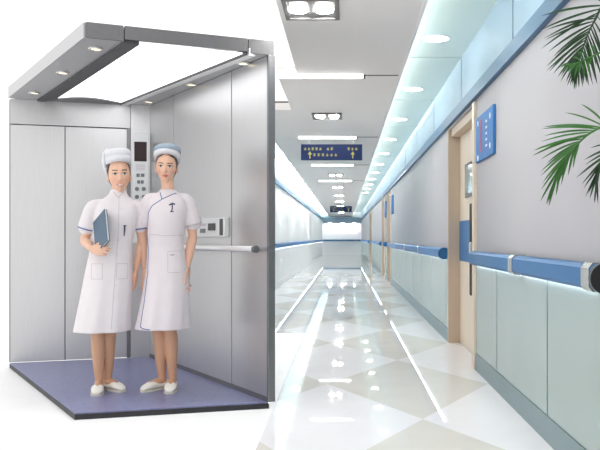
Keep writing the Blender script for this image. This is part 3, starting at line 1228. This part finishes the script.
def shoe(parent, heel, toe):
    """A slip-on: low sides, closed toe, the instep left open."""
    h_, t_ = Vector(heel), Vector(toe)
    d = (t_ - h_)
    L = d.length
    d.normalize()
    s = Vector((-d.y, d.x, 0))
    bm = bmesh.new()
    prof = [(-0.02, 0.018, 0.030), (0.0, 0.028, 0.060), (0.12, 0.033, 0.062), (0.30, 0.033, 0.050), (0.46, 0.037, 0.045), (0.58, 0.041, 0.066),
            (0.70, 0.043, 0.060), (0.84, 0.040, 0.048), (0.95, 0.029, 0.036), (1.0, 0.016, 0.024)]
    rings = []
    for f, hw, top in prof:
        c = h_ + d * (L * f)
        rr = []
        for k in range(20):
            a = 2 * math.pi * k / 20
            x = math.copysign(abs(math.cos(a)) ** 0.8, math.cos(a)) * hw
            z_ = 0.012 + (top - 0.012) * (0.5 + 0.5 * math.copysign(abs(math.sin(a)) ** 0.8, math.sin(a)))
            rr.append(bm.verts.new(Vector((c.x, c.y, 0)) + s * x + UP * z_))
        rings.append(rr)
    for i in range(len(rings) - 1):
        for k in range(20):
            bm.faces.new((rings[i][k], rings[i][(k + 1) % 20], rings[i + 1][(k + 1) % 20], rings[i + 1][k]))
    bm.faces.new(rings[0])
    bm.faces.new(rings[-1])
    o = obj('shoe', bm, M['shoe'], parent, True, world=False)
    md = o.modifiers.new('subdivision', 'SUBSURF')
    md.levels = md.render_levels = 1
    bm = bmesh.new()
    a_, b_ = [], []
    for f, hw, top in prof:
        c = h_ + d * (L * f)
        a_.append((c + s * (hw + 0.002)))
        b_.append((c - s * (hw + 0.002)))
    prism(bm, [(p.x, p.y) for p in a_ + b_[::-1]], 0.0, 0.014)
    obj('sole', bm, M['sole'], o, world=False)


def leg(bm, hip, knee, ankle, toe):
    hip, knee, ankle, toe = map(Vector, (hip, knee, ankle, toe))
    mid = knee.lerp(ankle, 0.30)
    d = Vector((toe.x - ankle.x, toe.y - ankle.y, 0)).normalized()
    back_ = -d
    pts = [hip, hip.lerp(knee, 0.5), knee + UP * 0.03, knee - UP * 0.03, mid + back_ * 0.008, knee.lerp(ankle, 0.65), ankle + UP * 0.02, ankle - UP * 0.01]
    smooth_tube(bm, pts, [0.075, 0.064, 0.047, 0.043, 0.0465, 0.037, 0.0275, 0.029], 4, 18)
    heel = ankle + back_ * 0.035
    smooth_tube(bm, [Vector((heel.x, heel.y, 0.036)), Vector((ankle.x, ankle.y, 0.048)) + d * 0.03, Vector((ankle.x, ankle.y, 0.040)) + d * 0.085, Vector((ankle.x, ankle.y, 0.030)) + d * 0.14],
                [0.024, 0.030, 0.027, 0.016], 4, 14)
    return heel + back_ * 0.022, Vector((ankle.x, ankle.y, 0)) + d * 0.178


def arm(bm, sh, el, wr, k=1.0):
    sh, el, wr = map(Vector, (sh, el, wr))
    smooth_tube(bm, [sh, sh.lerp(el, 0.5), el, el.lerp(wr, 0.3), el.lerp(wr, 0.7), wr], [0.040 * k, 0.037 * k, 0.031 * k, 0.033 * k, 0.026 * k, 0.0205 * k], 4, 16)


def project(tree, pts, off=0.0):
    out = []
    for p in pts:
        hit = tree.ray_cast(Vector((p[0], -1.0, p[1])), Vector((0, 1, 0)))
        if hit[0] is not None:
            out.append(hit[0] + Vector((0, -off, 0)))
    return out


def dense(pts, step=0.008):
    out = []
    for (x0, z0), (x1, z1) in zip(pts[:-1], pts[1:]):
        n = max(1, int(math.hypot(x1 - x0, z1 - z0) / step))
        for k in range(n):
            out.append((x0 + (x1 - x0) * k / n, z0 + (z1 - z0) * k / n))
    out.append(pts[-1])
    return out


def make_dress(rings, sleeves, folds, m, parent, seed):
    bm = bmesh.new()
    rr = []
    P = catmull([(r[0], r[1], r[2]) for r in rings], 5)
    Q = catmull([(r[3], r[4], 0) for r in rings], 5)
    for p, q in zip(P, Q):
        rr.append((p.x, p.y, p.z, max(0.02, q.x), max(0.02, q.y)))
    zh = rings[0][0]

    def fold(v, t):
        f = max(0.0, min(1.0, (1.0 - v.z) / (1.0 - zh)))
        a = folds * f ** 1.4
        k = 1 + a * (0.6 * math.sin(7 * t + seed + v.z * 3) + 0.4 * math.sin(11 * t + 2 * seed))
        k += 0.022 * math.exp(-((v.z - 1.0) / 0.10) ** 2) * math.sin(5 * t + 60 * v.z + 3 * math.sin(3 * t + seed))
        cx = next((r[1] for r in rr if r[0] >= v.z - 1e-6), 0)
        return Vector((cx + (v.x - cx) * k, v.y * k, v.z))
    loft(bm, rr, 72, 2.15, fold)
    for pts, rad in sleeves:
        smooth_tube(bm, pts, rad, 4, 20)
    me = remeshed(bm, 0.0055, 3)
    o = mesh_obj('dress', me, m, parent)
    tree = BVHTree.FromPolygons([v.co for v in me.vertices], [p.vertices[:] for p in me.polygons])
    return o, tree


def trim_ring_on_sleeve(parent, c, axis, r, m):
    bm = bmesh.new()
    ring(bm, c, axis, r + 0.003, r - 0.004, 0.008, 32)
    return obj('sleeve_trim', bm, m, parent, True, world=False)


def line_on(parent, name, tree, pts, r, m, label=None, off=0.0):
    bm = bmesh.new()
    q = project(tree, dense(pts), off)
    if len(q) > 2:
        tube(bm, q, r, 8)
    return obj(name, bm, m, parent, True, world=False, label=label)


def hair_bm(bm, hm, low):
    t = bmesh.new()

    def sh(p, u):
        # keep the face free
        if u.y < -0.42 and u.z < 0.46:
            k = min(1.0, (-u.y - 0.42) * 3.0)
            p = Vector((p.x * (1 - 0.05 * k), p.y * (1 - 0.45 * k), p.z))
        if u.z < -0.2 and u.y > 0:
            p.z += low * (-0.2 - u.z)
        return p
    ellipsoid(t, (0, 0.012, 0.016), (0.0780, 0.095, 0.108), 48, 32, sh)
    merge(bm, t, hm)


# ---------------------------------------------------------------- nurse with the folder
def place(px, z_):
    return Vector(((px - CX) / F * z_, z_, SL))


pA = place(108, 5.39)
nurse = thing('person', 'smiling person in white nurse uniform and cap hugging a blue-grey folder', 'person', pA, math.atan2(-pA.x, pA.y))
bm = bmesh.new()
hA, tA = leg(bm, (-0.075, 0.0, 0.80), (-0.066, -0.005, 0.43), (-0.058, 0.0, 0.062), (-0.075, -0.2, 0))
hB, tB = leg(bm, (0.065, 0.02, 0.80), (0.013, 0.03, 0.43), (-0.002, 0.06, 0.062), (0.095, -0.08, 0))
loft(bm, [(0.74, 0.0, 0.0, 0.06, 0.06), (0.80, 0.0, 0.0, 0.130, 0.095), (0.98, 0.02, 0, 0.108, 0.08), (1.13, 0.05, 0, 0.115, 0.09), (1.22, 0.057, 0, 0.12, 0.08), (1.27, 0.06, 0.0, 0.10, 0.055), (1.29, 0.06, 0.0, 0.05, 0.04)], 32)
smooth_tube(bm, [(0.062, 0.015, 1.24), (0.066, 0.012, 1.32), (0.07, 0.005, 1.40)], [0.052, 0.044, 0.043], 4, 20)
hm = head(bm, (0.072, -0.005, 1.456), 0.04, -0.06, True, (0.99, 1.05, 1.17))
arm(bm, (-0.088, 0.01, 1.235), (-0.150, 0.035, 1.015), (-0.105, -0.160, 0.960), 0.95)
hand(bm, (-0.103, -0.172, 0.957), (0.75, -0.62, -0.10), (0.1, -0.25, 1.0), -0.55, 0.92, 0.5)
arm(bm, (0.190, 0.01, 1.235), (0.222, 0.045, 1.022), (0.182, 0.030, 0.815), 0.95)
hand(bm, (0.181, 0.028, 0.803), (-0.02, -0.02, -1), (-0.30, -0.9, 0), 0.28, 0.92, 0.15)
finish_body(bm, nurse, hm, True)
shoe(nurse, hA, tA)
shoe(nurse, hB, tB)
dr, tree = make_dress([
    (0.405, -0.040, 0.0, 0.182, 0.155), (0.50, -0.03, 0.0, 0.174, 0.150), (0.62, -0.015, 0.0, 0.166, 0.144), (0.80, 0.005, 0.0, 0.152, 0.130),
    (0.98, 0.022, 0.0, 0.134, 0.104), (1.10, 0.045, -0.004, 0.137, 0.116), (1.18, 0.053, -0.004, 0.143, 0.116), (1.245, 0.058, 0.0, 0.140, 0.090),
    (1.285, 0.062, 0.004, 0.105, 0.068), (1.315, 0.064, 0.008, 0.070, 0.060), (1.340, 0.066, 0.008, 0.055, 0.053), (1.358, 0.067, 0.008, 0.051, 0.050)],
    [([(-0.045, 0.005, 1.250), (-0.092, 0.01, 1.230), (-0.118, 0.018, 1.170), (-0.136, 0.026, 1.105)], [0.044, 0.054, 0.055, 0.058]),
     ([(0.150, 0.005, 1.250), (0.192, 0.01, 1.230), (0.206, 0.022, 1.170), (0.214, 0.030, 1.110)], [0.044, 0.052, 0.050, 0.050])],
    0.055, M['uniform'], nurse, 1.0)
trim_ring_on_sleeve(dr, (-0.1375, 0.0265, 1.092), Vector((-0.018, 0.008, -0.065)), 0.0560, M['piping'])
trim_ring_on_sleeve(dr, (0.2150, 0.031, 1.098), Vector((0.008, 0.008, -0.06)), 0.0485, M['piping'])
line_on(dr, 'placket', tree, [(0.070, 1.31), (0.068, 1.10), (0.045, 0.80), (0.02, 0.43)], 0.0016, M['stitch'])
for zz in (1.22, 1.12, 1.02, 0.92, 0.82, 0.72):
    q = project(tree, [(0.083 - (1.22 - zz) * 0.07, zz)])
    if q:
        bm = bmesh.new()
        cyl(bm, q[0], (0, 1, 0.1), 0.006, 0.004, 12)
        obj('button', bm, M['cap_white'], dr, True, world=False)
for s_ in (-1, 1):
    line_on(dr, 'collar_seam', tree, [(0.066 + s_ * 0.002, 1.302), (0.066 + s_ * 0.030, 1.338)], 0.0022, M['stitch'])
bm = bmesh.new()
q = project(tree, [(0.106, 1.108), (0.106, 1.085), (0.104, 1.065), (0.103, 1.045)], 0.003)
tube(bm, q, [0.0055, 0.005, 0.004, 0.003], 10)
q2 = project(tree, [(0.100, 1.112), (0.116, 1.112)], 0.003)
tube(bm, q2, 0.003, 8)
obj('pen', bm, M['navy_thread'], dr, True, world=False, label='dark pen clipped to the chest')
line_on(dr, 'pocket', tree, [(0.125, 0.86), (0.055, 0.86), (0.055, 0.76), (0.125, 0.76), (0.125, 0.86)], 0.0015, M['stitch'])
line_on(dr, 'pocket', tree, [(-0.105, 0.86), (-0.035, 0.86), (-0.035, 0.76), (-0.105, 0.76), (-0.105, 0.86)], 0.0015, M['stitch'])
bm = bmesh.new()
hair_bm(bm, hm, 0.03)
obj('hair', bm, M['hair'], nurse, True, world=False)


def cap_mesh(rings, seg=40, power=2.2):
    t = bmesh.new()
    L = []
    for (z_, cx, cy, hw, hd, slope) in rings:
        rr = []
        for k in range(seg):
            a = 2 * math.pi * k / seg
            c, s_ = math.cos(a), math.sin(a)
            y = cy + hd * s_
            rr.append(t.verts.new((cx + hw * c, y, z_ + slope * (s_))))
        L.append(rr)
    for i in range(len(L) - 1):
        for k in range(seg):
            t.faces.new((L[i][k], L[i][(k + 1) % seg], L[i + 1][(k + 1) % seg], L[i + 1][k]))
    t.faces.new(L[-1])
    t.faces.new(L[0])
    return t


# white cap: tall band, flat soft crown, turned-up flap at the side
bm = bmesh.new()
t = cap_mesh([(0.056, 0, 0.008, 0.080, 0.094, -0.018), (0.054, 0, 0.008, 0.086, 0.100, -0.018), (0.085, 0, 0.010, 0.088, 0.101, -0.012), (0.103, 0, 0.012, 0.0885, 0.101, -0.008)])
merge(bm, t, hm)
cap = obj('cap', bm, M['cap_white'], nurse, True, world=False, label='white nurse cap')
bm = bmesh.new()
t = cap_mesh([(0.100, 0, 0.012, 0.0865, 0.099, -0.006), (0.125, 0.0, 0.014, 0.0875, 0.099, -0.002), (0.140, 0.0, 0.014, 0.084, 0.095, 0), (0.149, 0, 0.014, 0.070, 0.080, 0), (0.153, 0, 0.014, 0.030, 0.035, 0)])
merge(bm, t, hm)
obj('crown', bm, M['cap_white'], cap, True, world=False)
bm = bmesh.new()
t = bmesh.new()
tube(t, [(-0.080, 0.0, 0.010), (-0.092, -0.004, 0.045), (-0.096, 0.0, 0.085), (-0.092, 0.004, 0.125), (-0.070, 0.004, 0.147)], [0.006, 0.013, 0.016, 0.015, 0.010], 14, True, ((1, 0, 0), 0.75))
merge(bm, t, hm)
obj('side_flap', bm, M['cap_white'], cap, True, world=False)

# the folder under the arm: two boards, paper between
root = thing('folder', 'blue-grey folder tucked under the arm of the smiling nurse', 'folder', pA + Vector((0, 0, 0)), nurse.rotation_euler[2])
T0 = Vector((-0.014, -0.152, 1.220))
ea = Vector((0.019, -0.145, -0.205))
eb = Vector((-0.072, 0.100, -0.115))
eb = (eb - ea * eb.dot(ea) / ea.length_squared)
en = ea.cross(eb).normalized()
if en.y > 0:
    en = -en


def slab(o, a, b, n, t0, t1):
    bm = bmesh.new()
    A = [bm.verts.new(o + n * t0 + x) for x in (Vector(), a, a + b, b)]
    B = [bm.verts.new(o + n * t1 + x) for x in (Vector(), a, a + b, b)]
    bm.faces.new(A)
    bm.faces.new(B)
    for i in range(4):
        bm.faces.new((A[i], A[(i + 1) % 4], B[(i + 1) % 4], B[i]))
    return bm


obj('cover', slab(T0, ea, eb, en, 0.006, 0.009), M['folder'], root, world=False)
obj('cover', slab(T0, ea, eb, en, -0.009, -0.006), M['folder'], root, world=False)
obj('paper', slab(T0 + ea * 0.03 + eb * 0.03, ea * 0.94, eb * 0.94, en, -0.006, 0.006), M['paper'], root, world=False)

# ---------------------------------------------------------------- second nurse
pB = place(165, 5.44)
nurse2 = thing('person', 'person in white wrap-front nurse uniform with blue piping and grey cap, arm hanging down', 'person', pB, math.atan2(-pB.x, pB.y))
bm = bmesh.new()
hA, tA = leg(bm, (-0.055, 0.03, 0.80), (-0.046, 0.02, 0.44), (-0.018, 0.04, 0.062), (-0.145, -0.07, 0))
hB, tB = leg(bm, (0.075, 0.0, 0.80), (0.034, -0.005, 0.44), (0.050, 0.0, 0.062), (0.025, -0.2, 0))
loft(bm, [(0.74, 0.01, 0.0, 0.06, 0.06), (0.80, 0.015, 0.0, 0.120, 0.095), (0.98, 0.003, 0, 0.10, 0.08), (1.14, 0.01, 0, 0.108, 0.09), (1.24, 0.018, 0, 0.115, 0.08), (1.295, 0.02, 0.0, 0.095, 0.055), (1.325, 0.02, 0.0, 0.05, 0.04)], 32)
smooth_tube(bm, [(0.022, 0.015, 1.25), (0.020, 0.008, 1.345), (0.012, 0.003, 1.44)], [0.054, 0.044, 0.043], 4, 20)
hm2 = head(bm, (0.010, -0.006, 1.510), -0.10, 0.03, False, (0.95, 1.0, 1.0))
arm(bm, (0.142, 0.01, 1.285), (0.186, 0.03, 1.050), (0.150, -0.02, 0.845), 1.02)
hand(bm, (0.149, -0.023, 0.832), (-0.12, -0.05, -1), (-0.5, -0.85, 0), -0.30, 1.08, 0.15)
arm(bm, (-0.105, 0.03, 1.285), (-0.150, 0.085, 1.060), (-0.135, 0.085, 0.83), 0.97)
hand(bm, (-0.135, 0.085, 0.818), (0.05, -0.05, -1), (0.5, -0.85, 0), 0.30, 0.95, 0.15)
finish_body(bm, nurse2, hm2, False)
shoe(nurse2, hA, tA)
shoe(nurse2, hB, tB)
dr, tree = make_dress([
    (0.415, -0.014, 0.0, 0.182, 0.155), (0.50, -0.006, 0.0, 0.170, 0.150), (0.63, 0.006, 0.0, 0.158, 0.142), (0.80, 0.015, 0.0, 0.142, 0.128),
    (0.98, 0.004, 0.0, 0.122, 0.102), (1.12, 0.010, -0.004, 0.128, 0.116), (1.21, 0.016, -0.004, 0.134, 0.116), (1.275, 0.020, 0.0, 0.132, 0.090),
    (1.315, 0.022, 0.004, 0.100, 0.070), (1.345, 0.022, 0.010, 0.064, 0.056), (1.360, 0.021, 0.010, 0.053, 0.050)],
    [([(0.095, 0.005, 1.295), (0.140, 0.01, 1.278), (0.166, 0.016, 1.215), (0.186, 0.022, 1.140)], [0.044, 0.054, 0.058, 0.062]),
     ([(-0.055, 0.010, 1.295), (-0.100, 0.025, 1.278), (-0.122, 0.048, 1.215), (-0.138, 0.066, 1.145)], [0.044, 0.054, 0.053, 0.053])],
    0.050, M['uniform_pink'], nurse2, 2.4)
trim_ring_on_sleeve(dr, (0.1875, 0.0235, 1.124), Vector((0.018, 0.006, -0.075)), 0.0590, M['stitch'])
line_on(dr, 'piping', tree, [(0.075, 1.333), (0.050, 1.325), (-0.020, 1.290), (-0.085, 1.245), (-0.108, 1.20), (-0.116, 1.06), (-0.108, 0.95), (-0.112, 0.80), (-0.135, 0.60), (-0.160, 0.44)], 0.0032, M['piping'],
        'blue piping down the wrap front')
line_on(dr, 'piping', tree, [(-0.032, 1.335), (-0.020, 1.290)], 0.0032, M['piping'])
line_on(dr, 'hem_trim', tree, [(-0.160, 0.44), (-0.145, 0.428), (-0.10, 0.424)], 0.0035, M['piping'])
bm = bmesh.new()
for pts, r in (([(0.030, 1.252), (0.050, 1.262), (0.062, 1.256)], 0.005), ([(0.048, 1.256), (0.047, 1.225), (0.044, 1.212)], 0.0035), ([(0.036, 1.207), (0.054, 1.205)], 0.003)):
    tube(bm, project(tree, pts, 0.001), r, 8)
obj('embroidery', bm, M['navy_thread'], dr, True, world=False, label='small dark emblem embroidered on the chest')
line_on(dr, 'pocket', tree, [(0.018, 0.94), (0.105, 0.945), (0.105, 0.80), (0.018, 0.80), (0.018, 0.94)], 0.0016, M['stitch'])
line_on(dr, 'belt', tree, [(-0.10, 1.055), (0.0, 1.045), (0.118, 1.05)], 0.0018, M['stitch'])
bm = bmesh.new()
tube(bm, project(tree, dense([(0.035, 0.918), (0.058, 0.918)]), 0.001), 0.004, 8)
obj('pocket_label', bm, M['stitch'], dr, True, world=False)
bm = bmesh.new()
hair_bm(bm, hm2, 0.03)
obj('hair', bm, M['hair'], nurse2, True, world=False)
bm = bmesh.new()
t = cap_mesh([(0.050, 0, 0.014, 0.083, 0.094, -0.042), (0.048, 0, 0.014, 0.090, 0.100, -0.042), (0.070, 0, 0.014, 0.094, 0.103, -0.038), (0.090, 0, 0.015, 0.095, 0.102, -0.030)])
merge(bm, t, hm2)
cap = obj('cap', bm, M['cap_white'], nurse2, True, world=False, label='white band of the grey nurse cap')
bm = bmesh.new()
t = cap_mesh([(0.084, 0, 0.014, 0.093, 0.100, -0.028), (0.115, 0.0, 0.016, 0.097, 0.103, -0.016), (0.138, 0.0, 0.018, 0.088, 0.095, -0.006), (0.154, 0, 0.018, 0.066, 0.072, 0), (0.162, 0, 0.018, 0.03, 0.035, 0)])
merge(bm, t, hm2)
obj('crown', bm, M['cap_grey'], cap, True, world=False, label='soft blue-grey crown of the cap')

# ================================================================== THE PALM
palm = thing('potted_palm', 'green feathery palm leaning in front of the grey wall above the near handrail', 'plant', (0.80, 2.35, 0))
bm = bmesh.new()
prof = [(0.0, 0.115), (0.02, 0.125), (0.30, 0.158), (0.34, 0.165), (0.36, 0.165), (0.36, 0.150), (0.32, 0.148)]
L = []
for z_, r in prof:
    L.append([bm.verts.new((0.80 + r * math.cos(2 * math.pi * k / 32), 2.35 + r * math.sin(2 * math.pi * k / 32), z_)) for k in range(32)])
for i in range(len(L) - 1):
    for k in range(32):
        bm.faces.new((L[i][k], L[i][(k + 1) % 32], L[i + 1][(k + 1) % 32], L[i + 1][k]))
bm.faces.new(L[0])
bm.faces.new(L[-1])
obj('pot', bm, M['pot'], palm, True)
bm = bmesh.new()
cyl(bm, (0.80, 2.35, 0.325), UP, 0.149, 0.012, 28)
obj('soil', bm, M['soil'], palm)


def pix(px, py, z_):
    return Vector(((px - CX) / F * z_, z_, H - (py - CY) / F * z_))


def leaflet(bm, base, tip, w_, droop, nrm):
    base, tip = Vector(base), Vector(tip)
    d = tip - base
    side = d.cross(nrm).normalized()
    n = 7
    rows = []
    for k in range(n + 1):
        t_ = k / n
        c = base + d * t_ + Vector((0, 0, -1)) * droop * (t_ * t_ - t_) - Vector((0, 0, 1)) * 0
        ww = w_ * (math.sin(math.pi * (0.12 + 0.88 * t_)) ** 0.7 if t_ < 1 else 0.03)
        rows.append((c + side * ww, c - nrm.normalized() * ww * 0.35, c - side * ww))
    V = [[bm.verts.new(p) for p in r] for r in rows]
    for k in range(n):
        for j in range(2):
            bm.faces.new((V[k][j], V[k][j + 1], V[k + 1][j + 1], V[k + 1][j]))


def frond(spine, leaves, m, base_pts):
    """spine: world points of the rachis; leaves: (t along the spine, tip point)."""
    bm = bmesh.new()
    P = catmull(spine, 8)
    n = len(P)
    tube(bm, P, [0.007 - 0.0055 * i / (n - 1) for i in range(n)], 8)
    for t_, tip, w_, dr_ in fuller(leaves):
        f = t_ * (n - 1)
        i = min(n - 2, int(f))
        b = P[i].lerp(P[i + 1], f - i)
        leaflet(bm, b, tip, w_, dr_, Vector((0.15, -1, 0.35)))
    return obj('frond', bm, m, palm, False)


crown = Vector((0.88, 2.42, 1.20))
bm = bmesh.new()
for k, (tx, ty, tz) in enumerate(((0.88, 2.42, 1.20), (0.93, 2.48, 1.35), (0.84, 2.30, 1.0))):
    tube(bm, catmull([(0.80 + 0.02 * k, 2.35 + 0.02 * k, 0.32), (0.84 + 0.01 * k, 2.36, 0.75), (tx, ty, tz)], 6), 0.012, 10)
obj('stem', bm, M['stem'], palm, True)
Rg = random.Random(11)


def lv(t_, px, py, z_, w_=0.0085, dr_=0.03):
    return (t_, pix(px, py, z_), w_ * 0.52, dr_)


def fuller(lf):
    """More leaflets between the given neighbours."""
    out = []
    for a, b in zip(lf[:-1], lf[1:]):
        out.append(a)
        if abs(a[0] - b[0]) < 0.12:
            j = Vector((Rg.uniform(-0.012, 0.012), Rg.uniform(-0.03, 0.03), Rg.uniform(-0.012, 0.012)))
            out.append(((a[0] + b[0]) / 2, (a[1] + b[1]) / 2 + j, a[2] * 0.9, a[3]))
    out.append(lf[-1])
    return out


# upper frond, hanging from above the frame
sp = [crown, Vector((0.95, 2.55, 1.75)), pix(640, -45, 2.72), pix(612, -12, 2.80), pix(598, 14, 2.85), pix(588, 34, 2.88), pix(581, 54, 2.9), pix(576, 70, 2.9)]
lf = [lv(0.52, 541, 16, 2.92, 0.010), lv(0.56, 541, 49, 2.95), lv(0.60, 546, 30, 2.92), lv(0.64, 548, 52, 2.95), lv(0.69, 551, 62, 2.95), lv(0.73, 549, 72, 2.97),
      lv(0.78, 553, 74, 2.95), lv(0.82, 561, 76, 2.95), lv(0.87, 566, 82, 2.95), lv(0.92, 570, 86, 2.95), lv(1.0, 574, 90, 2.93),
      lv(0.95, 579, 88, 2.8), lv(0.90, 584, 84, 2.8), lv(0.85, 589, 86, 2.8), lv(0.80, 592, 82, 2.78), lv(0.76, 597, 84, 2.78), lv(0.72, 603, 82, 2.76), lv(0.67, 609, 76, 2.76), lv(0.62, 617, 66, 2.75),
      lv(0.55, 633, 50, 2.74), lv(0.50, 560, -8, 2.9)]
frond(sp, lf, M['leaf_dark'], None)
# bright leaf crossing the upper frond
sp = [crown, Vector((0.93, 2.50, 1.55)), pix(640, 36, 2.62), pix(606, 50, 2.66), pix(584, 60, 2.70), pix(568, 66, 2.72)]
lf = [lv(0.70, 596, 66, 2.7), lv(0.75, 588, 72, 2.7), lv(0.8, 584, 80, 2.72), lv(0.85, 574, 78, 2.72), lv(0.9, 568, 72, 2.72), lv(0.95, 560, 68, 2.72), lv(0.68, 590, 44, 2.7),
      lv(0.76, 580, 52, 2.7), lv(0.84, 572, 58, 2.72), lv(0.62, 612, 70, 2.68)]
frond(sp, lf, M['leaf'], None)
# lower frond, arching to the side and drooping
sp = [crown, Vector((0.94, 2.50, 1.42)), pix(645, 122, 2.68), pix(612, 124, 2.72), pix(592, 132, 2.76), pix(578, 144, 2.80), pix(566, 160, 2.83), pix(556, 178, 2.85)]
lf = [lv(0.46, 581, 104, 2.78), lv(0.50, 543, 127, 2.9, 0.011), lv(0.55, 544, 136, 2.9), lv(0.60, 532, 156, 2.92, 0.010), lv(0.66, 536, 150, 2.92), lv(0.70, 546, 164, 2.92),
      lv(0.75, 541, 176, 2.92), lv(0.80, 541, 190, 2.92), lv(0.86, 540, 202, 2.92), lv(0.92, 546, 204, 2.9), lv(1.0, 549, 205, 2.9), lv(0.93, 556, 196, 2.8), lv(0.86, 557, 188, 2.8),
      lv(0.80, 563, 178, 2.78), lv(0.75, 568, 176, 2.78), lv(0.70, 573, 166, 2.75)]
frond(sp, lf, M['leaf'], None)
# lowest frond at the frame's edge
sp = [crown, Vector((0.92, 2.46, 1.34)), pix(648, 140, 2.58), pix(622, 146, 2.60), pix(606, 156, 2.62), pix(596, 168, 2.64)]
lf = [lv(0.52, 590, 148, 2.68), lv(0.58, 576, 178, 2.70), lv(0.64, 582, 184, 2.70), lv(0.72, 588, 194, 2.68), lv(0.80, 590, 196, 2.68), lv(0.90, 594, 202, 2.66), lv(1.0, 598, 204, 2.66), lv(0.66, 612, 190, 2.6),
      lv(0.6, 584, 160, 2.68), lv(0.8, 606, 196, 2.6)]
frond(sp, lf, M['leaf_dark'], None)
